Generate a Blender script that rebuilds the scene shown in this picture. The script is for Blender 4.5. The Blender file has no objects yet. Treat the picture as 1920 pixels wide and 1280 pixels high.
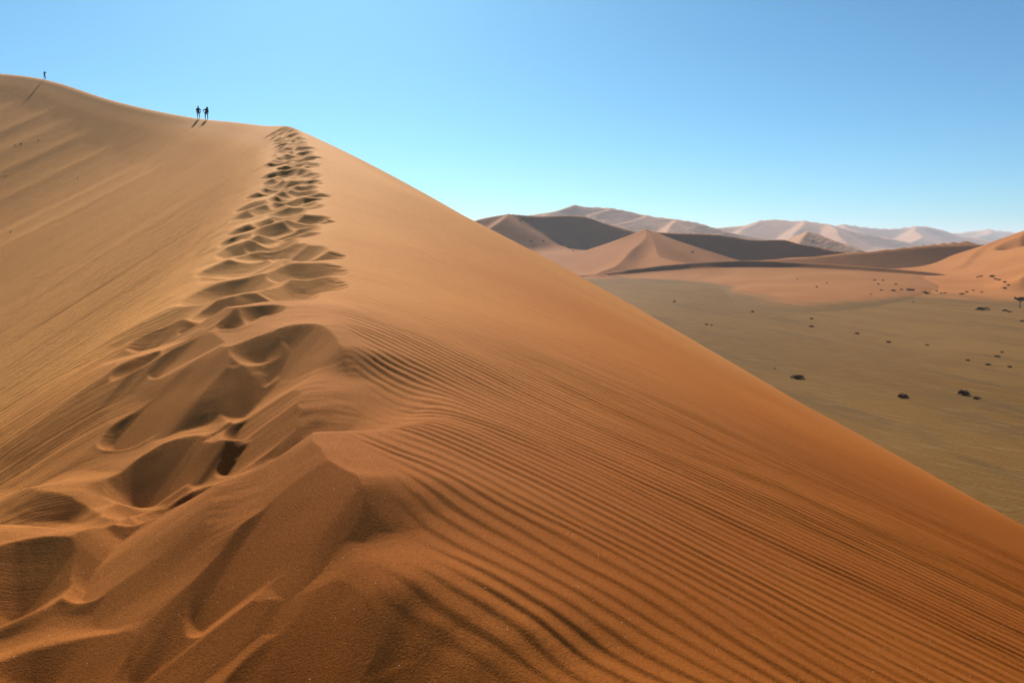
import bpy, bmesh, math, random
import numpy as np
from mathutils import Vector, Matrix

# ------------------------------------------------------------------ camera, sky, sun, exposure
scene = bpy.context.scene
EYE = 20.0                                   # the eye is 20 m above the gravel plain
PITCH = math.atan(180 / 1493.33)
SUN_AZ = math.radians(-13)                   # measured from straight ahead, to the left
SUN_EL = math.radians(33.5)
HAZE_DENSITY = 1.1e-4

cam_data = bpy.data.cameras.new('camera')
cam = bpy.data.objects.new('camera', cam_data)
scene.collection.objects.link(cam)
cam.location = (0, 0, EYE)
cam.rotation_euler = (math.pi / 2 - PITCH, 0, 0)
cam_data.sensor_width = 36.0
cam_data.lens = 28.0
cam_data.clip_start = 0.05
cam_data.clip_end = 60000
cam_data.dof.use_dof = True
cam_data.dof.focus_distance = 9.0
cam_data.dof.aperture_fstop = 6.3
scene.camera = cam

world = bpy.data.worlds.new('World')
scene.world = world
world.use_nodes = True
wn = world.node_tree
bg = wn.nodes['Background']
sky = wn.nodes.new('ShaderNodeTexSky')
sky.sky_type = 'NISHITA'
sky.sun_disc = False
sky.sun_elevation = SUN_EL
sky.sun_rotation = SUN_AZ
sky.altitude = 0
sky.air_density = 0.7
sky.dust_density = 0.45
sky.ozone_density = 6.0
tint = wn.nodes.new('ShaderNodeMix')                 # clean desert air: a touch more cyan
tint.data_type = 'RGBA'
tint.blend_type = 'MULTIPLY'
tint.inputs[0].default_value = 1
tint.inputs[7].default_value = (.57, 1.03, 1.03, 1)
wn.links.new(sky.outputs[0], tint.inputs[6])
wn.links.new(tint.outputs[2], bg.inputs[0])
bg.inputs[1].default_value = 0.05

sun_data = bpy.data.lights.new('sun', 'SUN')
sun_data.energy = 4.9
sun_data.angle = math.radians(0.53)
sun_data.color = (1.0, 0.90, 0.75)
sun = bpy.data.objects.new('sun', sun_data)
scene.collection.objects.link(sun)
sun_dir = Vector((math.sin(SUN_AZ) * math.cos(SUN_EL), math.cos(SUN_AZ) * math.cos(SUN_EL), math.sin(SUN_EL)))
sun.rotation_euler = sun_dir.to_track_quat('Z', 'Y').to_euler()
sun.location = (-60, 200, 180)

vs = scene.view_settings
vs.view_transform = 'Standard'
vs.look = 'None'
vs.exposure = 1.05
vs.gamma = 1.0
vs.use_curve_mapping = False
scene.cycles.max_bounces = 5
scene.cycles.diffuse_bounces = 3
scene.cycles.volume_bounces = 0
scene.cycles.use_denoising = True

# ------------------------------------------------------------------ terrain functions (metres, eye level = 0)
F = 1493.33
CP, SP = math.cos(PITCH), math.sin(PITCH)


def at(sx, sy, Y):
    """point of the place seen in direction (sx, sy) that stands Y metres ahead"""
    a = (sx - 960) / F
    b = (640 - sy) / F
    k = Y / (CP + b * SP)
    return (a * k, Y, (b * CP - SP) * k)


def _hash(ix, iy, seed):
    h = (ix.astype(np.int64) * 374761393 + iy.astype(np.int64) * 668265263 + seed * 974634779) & 0xFFFFFFFF
    h = ((h ^ (h >> 13)) * 1274126177) & 0xFFFFFFFF
    h = ((h ^ (h >> 16)) * 2246822519) & 0xFFFFFFFF
    return ((h ^ (h >> 15)) & 0xFFFFFF) / float(0xFFFFFF)


def noise(x, y, seed=0):
    """smooth value noise in -1..1"""
    fx, fy = np.floor(x), np.floor(y)
    u, v = x - fx, y - fy
    u = u * u * u * (u * (u * 6 - 15) + 10)
    v = v * v * v * (v * (v * 6 - 15) + 10)
    a, b = _hash(fx, fy, seed), _hash(fx + 1, fy, seed)
    c, d = _hash(fx, fy + 1, seed), _hash(fx + 1, fy + 1, seed)
    return 2 * ((a + (b - a) * u) * (1 - v) + (c + (d - c) * u) * v) - 1


def fbm(x, y, seed=0, octaves=4, gain=.5):
    s, amp, tot = 0, 1.0, 0
    for o in range(octaves):
        c, sn = math.cos(.6 * o), math.sin(.6 * o)
        s = s + amp * noise((c * x - sn * y) * 2 ** o + 17.3 * o, (sn * x + c * y) * 2 ** o, seed + o)
        tot += amp
        amp *= gain
    return s / tot


def sstep(a, b, x):
    t = np.clip((x - a) / (b - a), 0, 1)
    return t * t * (3 - 2 * t)


def smax(a, b, k):
    h = np.clip(.5 + .5 * (a - b) / k, 0, 1)
    return b + (a - b) * h + k * h * (1 - h)


def spline(tx, ty):
    n = len(tx)
    h = np.diff(tx)
    A = np.zeros((n, n))
    r = np.zeros(n)
    A[0, 0] = A[-1, -1] = 1
    for i in range(1, n - 1):
        A[i, i - 1], A[i, i], A[i, i + 1] = h[i - 1], 2 * (h[i - 1] + h[i]), h[i]
        r[i] = 6 * ((ty[i + 1] - ty[i]) / h[i] - (ty[i] - ty[i - 1]) / h[i - 1])
    M = np.linalg.solve(A, r)

    def f(t):
        i = np.clip(np.searchsorted(tx, t) - 1, 0, n - 2)
        d, hh = t - tx[i], h[i]
        b = (ty[i + 1] - ty[i]) / hh - hh * (2 * M[i] + M[i + 1]) / 6
        return ty[i] + b * d + M[i] / 2 * d * d + (M[i + 1] - M[i]) / (6 * hh) * d ** 3
    return f


# the crest: y, x, z
CREST = np.array([(-60, 13, -7), (-10, 2.4, -2.1), (0, .35, -1.52), (2.4, -.27, -1.39), (3.6, -.61, -1.30), (5.2, -1.07, -1.16),
                  (6.8, -1.47, -1.05), (8.6, -1.94, -.80), (12, -2.79, -.40), (17.5, -4.12, .35), (27, -6.44, 1.94),
                  (38, -9.22, 4.16), (49, -12.63, 6.49), (58, -15.69, 8.35), (68, -19.77, 9.88), (82, -25.71, 12.02),
                  (98, -33.91, 14.74), (115, -43.67, 17.66), (126, -51.77, 19.99), (150, -74.17, 26.64), (180, -102.3, 36.06),
                  (200, -124.46, 41.45), (230, -160, 47), (330, -290, 52)], float)
TT = np.arange(-60, 330, .1)
XT = spline(CREST[:, 0], CREST[:, 1])(TT)
ZT = spline(CREST[:, 0], CREST[:, 2])(TT)
D1 = np.gradient(XT, TT)
D2 = np.gradient(D1, TT)
ARC = np.concatenate([[0], np.cumsum(np.hypot(np.diff(XT), np.diff(TT)))])


def crest_coords(x, y):
    """t: station along the crest, s: metres off the crest (right positive)"""
    t = np.clip(y.copy(), -59, 329)
    for _ in range(12):
        X, d1, d2 = np.interp(t, TT, XT), np.interp(t, TT, D1), np.interp(t, TT, D2)
        f = (X - x) * d1 + (t - y)
        g = d1 * d1 + 1 + np.maximum((X - x) * d2, -.6)
        t = np.clip(t - f / g, -59, 329)
    X, d1 = np.interp(t, TT, XT), np.interp(t, TT, D1)
    return t, ((x - X) - (y - t) * d1) / np.sqrt(1 + d1 * d1)


KU = [0, 8, 20, 35, 50, 62]
KM = [.203, .169, .215, .257, .398, .371]
KW = [8.464, 8.592, 9.805, 8.68, 9.738, 9.105]
_q = np.arange(0, 200, .02)
# lee side profiles: trampled shoulder near the camera, sharp crest farther on
_near = .20 + .45 * sstep(1.5, 3.2, _q)
_far = .56 + .13 * sstep(0, 2, _q)
PROF_NEAR = np.concatenate([[0], np.cumsum(_near[:-1] * .02)])
PROF_FAR = np.concatenate([[0], np.cumsum(_far[:-1] * .02)])
APRON_T = [60, 90, 114, 130, 140, 160, 180, 195, 220, 260]
APRON_Q = [8.2, 7.2, 7.4, 8.4, 7.2, 5.4, 8.0, 9, 10, 12]


def base_height(x, y):
    t, s = crest_coords(x, y)
    zc = np.interp(t, TT, ZT)
    soft = .30 * (1 - sstep(40, 60, t)) + .02
    root = np.sqrt(s * s + soft * soft)
    sp, q = .5 * (root + s), .5 * (root - s)                # a crest line rounded by the wind
    m0, w, m1 = np.interp(t, KU, KM), np.interp(t, KU, KW), .601
    right = m1 * sp - (m1 - m0) * w * (1 - np.exp(-sp / w))
    k = sstep(35, 62, t)
    left = np.interp(q, _q, PROF_NEAR) * (1 - k) + np.interp(q, _q, PROF_FAR) * k
    left = left + np.maximum(q - 199, 0) * .6
    arc = np.interp(t, TT, ARC)
    # slumped tongues of sand: gentler below a scalloped line
    qb = np.interp(t, APRON_T, APRON_Q) * (1 + .40 * (np.abs(noise(arc / 14, arc * 0, 5)) - .3) + .05 * noise(arc / 3.7, arc * 0, 6))
    ap = sstep(58, 95, t)
    below = np.maximum(q - qb, 0)
    below = below * below / (below + 1.2)
    left = left - ap * below * .13 
    z = zc - right - left
    return z, t, s, arc


# hollows of the footprint track: x, y, half width, reach ahead, reach behind, depth, turn
HOLLOWS = [(-3.53, 9.9, .48, .62, .60, .14, .3), (-3.08, 10.1, .54, .80, .50, .18, .2), (-2.90, 11.0, .52, 1.0, .55, .22, 0),
           (-4.1, 11.6, .60, .85, .7, .17, .2), (-3.2, 12.5, .54, .85, .6, .19, 0), (-4.5, 13.5, .6, .85, .7, .18, .2), (-3.55, 14.2, .5, .8, .6, .18, -.1),
           (-4.8, 10.2, .7, .7, .8, .12, .4)]
_rng = random.Random(11)
_t = 15.0
while _t < 61:
    for lane in (-.55, -1.15, -1.80):
        if lane == -1.80 and _rng.random() < .25:
            continue
        tt = _t + _rng.uniform(-.55, .55) + (.4 if lane == -1.15 else 0)
        ss = lane + _rng.uniform(-.32, .32)
        dd = np.interp(tt, TT, D1)
        nx, ny = 1 / math.hypot(1, dd), -dd / math.hypot(1, dd)
        ss *= 1 - .35 * float(sstep(25, 50, tt))
        HOLLOWS.append((float(np.interp(tt, TT, XT)) + ss * nx, tt + ss * ny, _rng.uniform(.28, .56), _rng.uniform(.45, .95),
                        _rng.uniform(.4, .65), _rng.uniform(.10, .27), _rng.uniform(-.7, .9)))
    _t += _rng.uniform(.75, 1.05)

for _k in range(26):                                    # small fresh prints between the big hollows near by
    tt = 2.6 + _k * .30 + _rng.uniform(-.15, .15)
    ss = -.35 - 1.7 * _rng.random()
    HOLLOWS.append((float(np.interp(tt, TT, XT)) + ss, tt, _rng.uniform(.13, .22), _rng.uniform(.20, .34), _rng.uniform(.16, .3), _rng.uniform(.05, .085), _rng.uniform(-.6, .8)))

# broken lips of the track close by: edge (the drop is on its right hand), width of the drop, depth, run-out
SCARP_DEPTH = .86
SCARPS = [
          ([(-1.69, 3.71), (-1.47, 3.8), (-1.2, 3.77), (-1.01, 3.79), (-0.79, 3.69), (-0.52, 3.51)], 0.62, 0.300, 0.95, 0.35, 0),
          ([(-4.12, 5.98), (-3.27, 5.37), (-2.95, 5.39), (-2.64, 4.96), (-2.24, 4.65), (-2.05, 4.57), (-1.94, 4.62), (-1.47, 4.47)], 0.22, 0.100, 0.60, 0.40, 0),
          ([(-1.46, 5.23), (-1.27, 4.82), (-1.1, 4.38), (-0.94, 4.08), (-0.76, 3.82), (-0.67, 3.63), (-0.5, 3.37)], 0.75, 0.380, 0.60, 0.38, 0),
          ([(-3.07, 6.02), (-2.51, 6.03), (-2.15, 5.91), (-1.83, 6.11)], 0.66, 0.460, 0.60, 0.15, 0),
          ([(-3.84, 7.99), (-3.56, 7.99), (-3.16, 7.76), (-2.66, 7.31), (-2.17, 6.95)], 1.05, 0.520, 0.60, 0.30, 0),
          ([(-2.55, 7.34), (-2.29, 7.86), (-1.99, 7.91), (-1.69, 7.43), (-1.34, 6.65)], 0.75, 0.440, 0.70, 0.35, 0),
          ([(-4.32, 9.58), (-3.85, 9.58), (-3.2, 9.11), (-2.82, 8.5)], 0.45, 0.200, 0.50, 0.40, 0),
          ([(-1.29, 3.19), (-1.13, 3.21), (-0.93, 3.28)], 0.10, 0.055, 0.30, 0.30, 0),
          ([(-1.11, 2.82), (-0.94, 2.91), (-0.79, 3.03)], 0.16, 0.060, 0.30, 0.30, 1),
          ([(-1.55, 2.74), (-1.44, 2.82), (-1.31, 2.7)], 0.09, 0.045, 0.25, 0.30, 0),
          ([(-2.77, 3.89), (-2.6, 4.06), (-2.33, 3.86)], 0.30, 0.150, 0.50, 0.40, 0),
          ([(-0.68, 3.05), (-0.41, 3.19), (-0.22, 3.13), (-0.02, 3.01), (0.33, 2.8)], 0.50, 0.130, 0.80, 0.40, 1),
          ([(-0.42, 2.82), (-0.16, 2.61), (0.08, 2.4)], 0.18, 0.050, 0.40, 0.30, 1),
          ([(-0.91, 2.6), (-0.7, 2.74), (-0.49, 2.54)], 0.19, 0.090, 0.40, 0.30, 1),
          ([(-2.84, 4.19), (-2.36, 4.38), (-1.88, 4.11), (-1.42, 3.83)], 0.42, 0.110, 0.60, 0.40, 1)]


def scarp(x, y, pts, lw, dp, lr, lift, soft):
    P = np.array(pts)
    c = np.concatenate([[0], np.cumsum(np.hypot(*np.diff(P, axis=0).T))])
    uu = np.linspace(0, c[-1], 5 * len(P))
    P = np.stack([np.interp(uu, c, P[:, 0]), np.interp(uu, c, P[:, 1])], 1)
    for _ in range(4):
        P[1:-1] = .25 * P[:-2] + .5 * P[1:-1] + .25 * P[2:]
    c = np.concatenate([[0], np.cumsum(np.hypot(*np.diff(P, axis=0).T))])
    best, side = np.full(x.shape, 1e9), np.zeros(x.shape)
    wsum, usum = np.zeros(x.shape), np.zeros(x.shape)
    for i in range(len(P) - 1):
        ex, ey = P[i + 1] - P[i]
        ll = ex * ex + ey * ey
        k = np.clip(((x - P[i, 0]) * ex + (y - P[i, 1]) * ey) / ll, 0, 1)
        d = np.hypot(x - P[i, 0] - k * ex, y - P[i, 1] - k * ey)
        m = d < best
        best = np.where(m, d, best)
        side = np.where(m, (ey * (x - P[i, 0]) - ex * (y - P[i, 1])) / (math.sqrt(ll) * (d + 1e-4)), side)
        w = (d + .02) ** -6
        wsum += w
        usum += w * (c[i] + k * math.sqrt(ll))
    u = usum / wsum / c[-1]
    soft_d = np.maximum(wsum ** (-1 / 6) - .02, 0) * 1.15
    best = best + (soft_d - best) * sstep(.3 * lw, lw, best)
    taper = sstep(0.02, .30, u) * sstep(0.02, .30, 1 - u)
    q = np.clip(best / lw, 0, 1)
    steep = sstep(0, 1, q) if soft else .6 * q + .4 * (1 - (1 - q) ** 2)
    f = np.where(best < lw, lift - steep, (lift - 1) * (1 - sstep(0, 1, (best - lw) / lr)))
    back = lift * np.exp(-(best / (.9 * lw + .12)) ** (2 if soft else 1))
    front = sstep(-.9, .9, side)
    fade = 1 - sstep(.6, 1, best / (lw + lr + .3))
    return dp * taper * fade * (front * f + (1 - front) * back)


RIP = (math.sin(math.radians(36)), math.cos(math.radians(36)))       # across the ripples, pointing away


def skew_wave(ph):
    f = (ph / (2 * math.pi)) % 1.0
    a = np.minimum(f / .28, (1 - f) / .72)
    return a * a * (3 - 2 * a) * 2 - 1


def dune_height(x, y):
    """height, streak coordinate, crest offset, ripple phase and the ripple height left to the material"""
    z, t, s, arc = base_height(x, y)
    r = np.hypot(x, y)
    # --- trampled track
    se = s + .16 * noise(t / .75, t * 0, 19) + .05 * noise(t / .22, t * 0, 20)
    band = sstep(-3.6, -1.7, se) * (1 - sstep(-.16, .06, se)) * (1 - sstep(56, 62, t))
    rel = band * (1 - sstep(-.9, .0, se)) * (.05 + .05 * fbm(x / 1.1, y / 1.1, 21, 2))
    near = t < 16
    wxo = .09 * fbm(x / .8, y / .8, 27, 2)
    wyo = .06 * fbm(x / .8, y / .8, 29, 2)
    crumble = .0045 * fbm(x / .14, y / .10, 33, 3)
    for (hx, hy, hw, fa, ba, dp, tu) in HOLLOWS:
        R = max(hw, fa, ba) * 1.9
        m = np.nonzero((np.abs(x - hx) < R) & (np.abs(y - hy) < R))[0]
        if not len(m):
            continue
        hw, fa, ba = hw * 1.2, fa * 1.1, ba * 1.15
        dp = min(dp * 1.35, .31 * fa, .38 * hw)
        dx, dy = x[m] - hx + wxo[m], y[m] - hy + wyo[m]
        wob = .05 * noise(x[m] / .45 + 9.1 * hx, y[m] / .45, 31)
        c, sn = math.cos(tu), math.sin(tu)
        p, q = -sn * dx + c * dy, c * dx + sn * dy
        e = np.sqrt((q / hw) ** 2 + np.where(p > 0, p / fa, p / ba) ** 2) * (1 + wob)
        bowl = -dp + dp * 1.18 * e ** 1.9 + crumble[m] * np.clip(e, 0, 1)
        rim = .015 * np.exp(-((e - 1.2) / .25) ** 2)
        cur = rel[m] + rim * band[m] * (1 - sstep(-.7, -.1, se[m]))
        k = .005
        h = np.clip(.5 + .5 * (bowl - cur) / k, 0, 1)
        rel[m] = bowl + (cur - bowl) * h - k * h * (1 - h)
    for pts, lw, dp, lr, lift, soft in SCARPS:
        c0 = np.array(pts)
        ext = 1.4 * (lw + lr) + .5
        m = np.nonzero((x > c0[:, 0].min() - ext) & (x < c0[:, 0].max() + ext) & (y > c0[:, 1].min() - ext) & (y < c0[:, 1].max() + ext))[0]
        if len(m):
            jag = .022 * lw / (lw + .2)
            rel[m] += scarp(x[m] + jag * noise(x[m] / .16, y[m] / .16, 35) + .4 * wxo[m], y[m] + jag * noise(x[m] / .16 + 7, y[m] / .16, 36) + .4 * wyo[m], pts, lw, dp * SCARP_DEPTH, lr, lift, soft)
    z = z + rel
    z = z + .05 * (1 - sstep(2.6, 4.4, y)) * fbm((x + .5 * y) / .75, y / .42, 23, 2) * (1 - sstep(-.2, .6, s))
    inside = sstep(.0, -.12, rel)
    z = z + .006 * band * fbm((x + .4 * y) / .30, y / .085, 41, 3) * (r < 20) * sstep(-.25, .35, noise(x / .8, y / .8, 44))
    # --- windward ripples
    v = x * RIP[0] + y * RIP[1]
    w = x * RIP[1] - y * RIP[0]
    warp = .09 * fbm(x / 2.3, y / 2.3, 51, 2) + (.035 + .03 * np.exp(-np.maximum(s, 0) / 1.5)) * fbm(w / .9, v / .30, 55, 2)
    lam = .112
    ph = 2 * math.pi * (v + warp) / lam
    mod = .62 + .45 * sstep(-.45, .55, fbm(w / 1.8, v / .35, 61, 3))
    amp = sstep(.0, .35, s + .2 * noise(v / .25, w * 0, 63)) * mod * .0062
    amp = amp * (1 - .35 * sstep(12, 40, r)) * (1 - .6 * sstep(35, 65, r)) * (1 - .2 * sstep(4, 14, s)) * (1 - .8 * inside) * sstep(1.7, 3.3, y + .35 * s)
    geo = 1 - sstep(7.5, 10.5, r)
    z = z + amp * geo * skew_wave(ph)
    # broad swells where the shoulder rounds over beside the camera
    sw = (1 - sstep(2.4, 4.2, y + .20 * s)) * sstep(-.1, .5, s)
    z = z + sw * .022 * fbm(w / 1.3, v / .38, 71, 2)
    # --- lee side: shallow runnels down the slip face
    q = np.maximum(-s, 0)
    lee = sstep(1.8, 5, q) * (1 - sstep(.5, 5, s))
    z = z + lee * (.055 * (np.abs(noise(arc / .62, q / 25, 81)) + .55 * np.abs(noise(arc / .27 + 3, q / 14, 82))) * (1 - .5 * sstep(60, 110, r)) * (.35 + .65 * sstep(-.4, .4, noise(arc / 3.3, q / 7, 83))) + .05 * fbm(arc / 3.1, q / 90, 85, 2) * sstep(6, 30, q))
    z = z + lee * sstep(140, 165, t) * .55 * noise(arc / 12.0, q / 120, 91) * sstep(8, 22, q)
    z = smax(z, np.full_like(z, -EYE - 1.2), 3.0)
    return z, arc, s, ph, amp * (1 - geo)


def settle(z, rad, ang, slope, rounds):
    """loose sand slides until no face of the grid is steeper than its (locally varying) angle of repose"""
    for k in (7, 4, 2, 1):
        dr = (rad[k:] - rad[:-k])[:, None]
        dc = rad[:, None] * (ang[k:] - ang[:-k])[None, :]
        dd = np.hypot(dr, dc[k:])
        lims = [(slice(k, None), slice(None), slice(None, -k), slice(None), slope[k:] * dr),
                (slice(None), slice(k, None), slice(None), slice(None, -k), slope[:, k:] * dc),
                (slice(k, None), slice(k, None), slice(None, -k), slice(None, -k), slope[k:, k:] * dd),
                (slice(k, None), slice(None, -k), slice(None, -k), slice(k, None), slope[k:, k:] * dd)]
        for _ in range(rounds):
            for a, b, c, d_, lim in lims:
                d = z[a, b] - z[c, d_]
                e = .22 * (d - np.clip(d, -lim, lim))
                z[c, d_] += e
                z[a, b] -= e
    return z
# ------------------------------------------------------------------ the dunes across the plain
def ridge(pts, front, back, steep, apron):
    P = np.array([(*at(*p[:3]), p[3] if len(p) > 3 else apron) for p in pts])
    c = np.concatenate([[0], np.cumsum(np.hypot(*np.diff(P[:, :2], axis=0).T))])
    u = np.linspace(0, c[-1], 6 * len(P))
    P = np.stack([np.interp(u, c, P[:, i]) for i in range(4)], 1)
    for _ in range(5):
        P[1:-1] = .25 * P[:-2] + .5 * P[1:-1] + .25 * P[2:]
    return (P, front, back, steep, apron)


def field(ridges, x, y, soft, bump, bscale, seed, sink):
    wx = x + bscale * .14 * noise(x / bscale, y / bscale, seed + 50)
    wy = y + bscale * .14 * noise(x / bscale, y / bscale, seed + 60)
    z = None
    for (P, mf, mb, L, _) in ridges:
        best = np.full(x.shape, 1e9)
        zc, sd, ap = np.zeros(x.shape), np.zeros(x.shape), np.zeros(x.shape)
        for a, b in zip(P[:-1], P[1:]):
            ex, ey = b[0] - a[0], b[1] - a[1]
            ll = ex * ex + ey * ey
            k = np.clip(((wx - a[0]) * ex + (wy - a[1]) * ey) / ll, 0, 1)
            d = np.hypot(wx - a[0] - k * ex, wy - a[1] - k * ey)
            m = d < best
            best = np.where(m, d, best)
            zc = np.where(m, a[2] + k * (b[2] - a[2]), zc)
            ap = np.where(m, a[3] + k * (b[3] - a[3]), ap)
            sd = np.where(m, (ex * (wy - a[1]) - ey * (wx - a[0])) / math.sqrt(ll), sd)      # behind positive
        m = mf + (mb - mf) * sstep(-.5, .5, sd / (best + .01))
        H = np.maximum(zc + EYE, .4)
        h1, h2 = H * L, H * (1 - L) + .01
        zr = -EYE + smax(h1 - m * best, np.zeros_like(best), .22 * h1) + h2 * np.exp(-ap * best / h2) - sink * best - .01 - .012 * h1
        z = zr if z is None else smax(z, zr, soft)
    return z + bump * fbm(x / bscale, y / bscale, seed, 4)


FAR = {
    # low orange dune with the thin shadowed slip face, straight across the plain
    'low': dict(r=[ridge([(1040, 520, 505, .6), (1130, 511, 498, .5), (1220, 499, 490, .40), (1300, 491, 482, .32), (1390, 487, 470, .16), (1500, 492, 455, .055),
                          (1600, 498, 440, .024), (1700, 505, 425, .011), (1770, 512, 415, .011), (1820, 523, 408, .012)], .74, .10, .27, .1)],
                soft=.4, bump=.2, bs=50, seed=100, sink=.016, az=(1, 36), rr=(220, 600), n=(300, 440)),
    # brown slope behind it
    'brown': dict(r=[ridge([(1300, 503, 545), (1390, 488, 530), (1460, 483, 520), (1540, 478, 510), (1650, 469, 500), (1740, 459, 495), (1830, 456, 500), (1880, 462, 510)],
                           .48, .25, .85, .1)], soft=2, bump=.2, bs=60, seed=110, az=(11, 36), rr=(400, 700), n=(220, 120)),
    # tall dune that leaves the frame on the right
    'right': dict(r=[ridge([(1770, 500, 440), (1850, 456, 480), (1920, 432, 470), (2020, 400, 460), (2150, 366, 450), (2350, 340, 440), (2600, 350, 430)], .40, .5, .62, .055),
                     ridge([(1920, 432, 470), (1905, 470, 400), (1900, 520, 330)], .30, .30, .6, .05)],
                  soft=5, bump=.3, bs=60, seed=120, sink=.016, az=(20, 55), rr=(200, 800), n=(260, 220)),
    'knoll': dict(r=[ridge([(1640, 470, 700), (1740, 457, 720), (1790, 451, 730), (1822, 450, 730), (1860, 458, 720)], .55, .4, 0.8, 0.1)], soft=2, bump=.3, bs=40, seed=125,
                  az=(22, 36), rr=(560, 900), n=(90, 50)),
    # pyramid dune with the long dark slip face
    'pyramid': dict(r=[ridge([(1205, 432, 640), (1250, 436, 655), (1340, 438, 665), (1400, 449, 655), (1470, 447, 645), (1530, 461, 632), (1600, 474, 615)], .66, .35, 0.72, 0.12),
                       ridge([(1205, 432, 640), (1196, 452, 600), (1172, 480, 555), (1138, 510, 500)], .32, .22, .72, .12),
                       ridge([(1205, 432, 640), (1212, 455, 600), (1235, 485, 540), (1300, 497, 500)], .22, .24, .72, .12)],
                    soft=3.5, bump=.4, bs=60, seed=130, az=(2, 28), rr=(430, 900), n=(300, 260)),
    # broad dune to its left
    'broad': dict(r=[ridge([(780, 440, 860), (860, 424, 845), (905, 408, 835), (950, 400, 820), (985, 403, 830), (1020, 405, 845), (1060, 403, 850), (1092, 403, 845), (1130, 417, 832), (1190, 432, 812), (1260, 450, 795)], 
                           .62, .35, .52, .10),
                     ridge([(950, 400, 820), (930, 420, 760), (905, 445, 700)], .50, .42, .52, .10)],
                  soft=3, bump=.5, bs=80, seed=140, az=(-10, 16), rr=(540, 1150), n=(260, 260)),
    'triangle': dict(r=[ridge([(1440, 462, 1230), (1490, 446, 1210), (1520, 432, 1180), (1570, 450, 1130), (1625, 469, 1080)], .60, .35, .7, .1),
                        ridge([(1520, 432, 1180), (1498, 452, 1120), (1480, 470, 1040)], .55, .42, .7, .1)], soft=2, bump=.5, bs=60, seed=150, az=(14, 28), rr=(950, 1400), n=(130, 70)),
    # hazy mountain-high dunes
    'massif': dict(r=[ridge([(900, 420, 2000), (985, 402, 1950), (1030, 396, 1920), (1065, 383, 1900), (1078, 388, 1900), (1090, 387, 1900), (1130, 389, 1900), (1165, 393, 1900), (1210, 404, 1880), (1260, 410, 1860), (1310, 417, 1840), (1345, 428, 1820), (1400, 441, 1800), (1470, 456, 1760)], 
                            .30, .35, 0.7, 0.12),
                      ridge([(1065, 383, 1900), (1040, 396, 1800), (1000, 412, 1650)], .36, .38, 0.7, 0.12),
                      ridge([(1135, 389, 1900), (1110, 400, 1790), (1070, 415, 1650)], .36, .38, 0.7, 0.12),
                      ridge([(1205, 403, 1880), (1170, 414, 1760), (1120, 430, 1600)], .36, .38, 0.7, 0.12),
                      ridge([(1260, 411, 1860), (1240, 424, 1700), (1230, 440, 1500)], .45, .40, 0.7, 0.12)],
                   soft=5, bump=2.5, bs=160, seed=160, az=(-6, 24), rr=(1200, 2600), n=(240, 200)),
    'range_a': dict(r=[ridge([(1270, 442, 3100), (1340, 428, 3050), (1400, 424, 3000), (1432, 413, 3000), (1460, 410, 3000), (1490, 415, 3000), (1512, 413, 3000), (1560, 420, 2950), (1600, 430, 2900), (1650, 440, 2850), (1720, 456, 2800)], .36, .32, 0.7, 0.12),
                       ridge([(1432, 413, 3000), (1400, 428, 2800), (1380, 445, 2600)], .34, .34, 0.7, 0.12),
                       ridge([(1512, 413, 3000), (1500, 430, 2800), (1490, 450, 2500)], .34, .34, 0.7, 0.12),
                       ridge([(1560, 420, 2950), (1580, 436, 2700), (1600, 455, 2500)], .34, .34, 0.7, 0.12)], soft=8, bump=5, bs=260, seed=170, az=(6, 34), rr=(2100, 3800), n=(240, 130)),
    'range_b': dict(r=[ridge([(1500, 438, 4100), (1560, 424, 4050), (1590, 419, 4000), (1640, 427, 4000), (1680, 429, 4000), (1715, 423, 4000), (1745, 422, 4000), (1775, 430, 3950), (1810, 440, 3900), (1880, 455, 3850)], .36, .32, 0.7, 0.12),
                       ridge([(1590, 419, 4000), (1620, 438, 3700), (1640, 452, 3500)], .34, .34, 0.7, 0.12),
                       ridge([(1730, 422, 4000), (1720, 440, 3700), (1700, 455, 3400)], .34, .34, 0.7, 0.12)], soft=10, bump=6, bs=300, seed=180, az=(14, 40), rr=(3000, 5000), n=(220, 110)),
    'range_c': dict(r=[ridge([(1700, 448, 5600), (1790, 434, 5500), (1850, 427, 5500), (1885, 431, 5500), (1940, 437, 5500), (2050, 425, 5400), (2200, 420, 5300), (2500, 425, 5000), (3000, 430, 4600)], .34, .32, 0.7, 0.12),
                       ridge([(1850, 427, 5500), (1830, 445, 5000), (1820, 455, 4700)], .34, .34, 0.7, 0.12)], soft=12, bump=8, bs=380, seed=190, az=(18, 60), rr=(3900, 6800), n=(220, 100)),
    'range_d': dict(r=[ridge([(-1800, 440, 4200), (-900, 430, 4600), (-300, 424, 5000), (200, 430, 5200), (600, 426, 5300), (1000, 432, 5400), (1300, 436, 5500)], .34, .32, 0.7, 0.12)], soft=12, bump=14, bs=280, seed=195, az=(-66, 14), rr=(3200, 6400), n=(260, 80)),
}


def far_height(key, x, y):
    d = FAR[key]
    z = field(d['r'], x, y, d['soft'], d['bump'], d['bs'], d['seed'], d.get('sink', .03))
    if key == 'right':                                    # wind-scooped hollow high on the tall dune
        cx, cy, _ = at(1922, 462, 428)
        e = np.hypot((x - cx) / 9.5, (y - cy) / 24)
        z = z - 4.5 * (1 - sstep(.55, 1.0, e))
    return z


def plain_height(x, y):
    return -EYE + .5 * fbm(x / 90, y / 90, 300, 3)

# ------------------------------------------------------------------ materials
def new_mat(name):
    m = bpy.data.materials.new(name)
    m.use_nodes = True
    nt = m.node_tree
    b = nt.nodes['Principled BSDF']
    b.inputs['Roughness'].default_value = .9
    b.inputs['Specular IOR Level'].default_value = .03
    return m, nt, b


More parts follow.
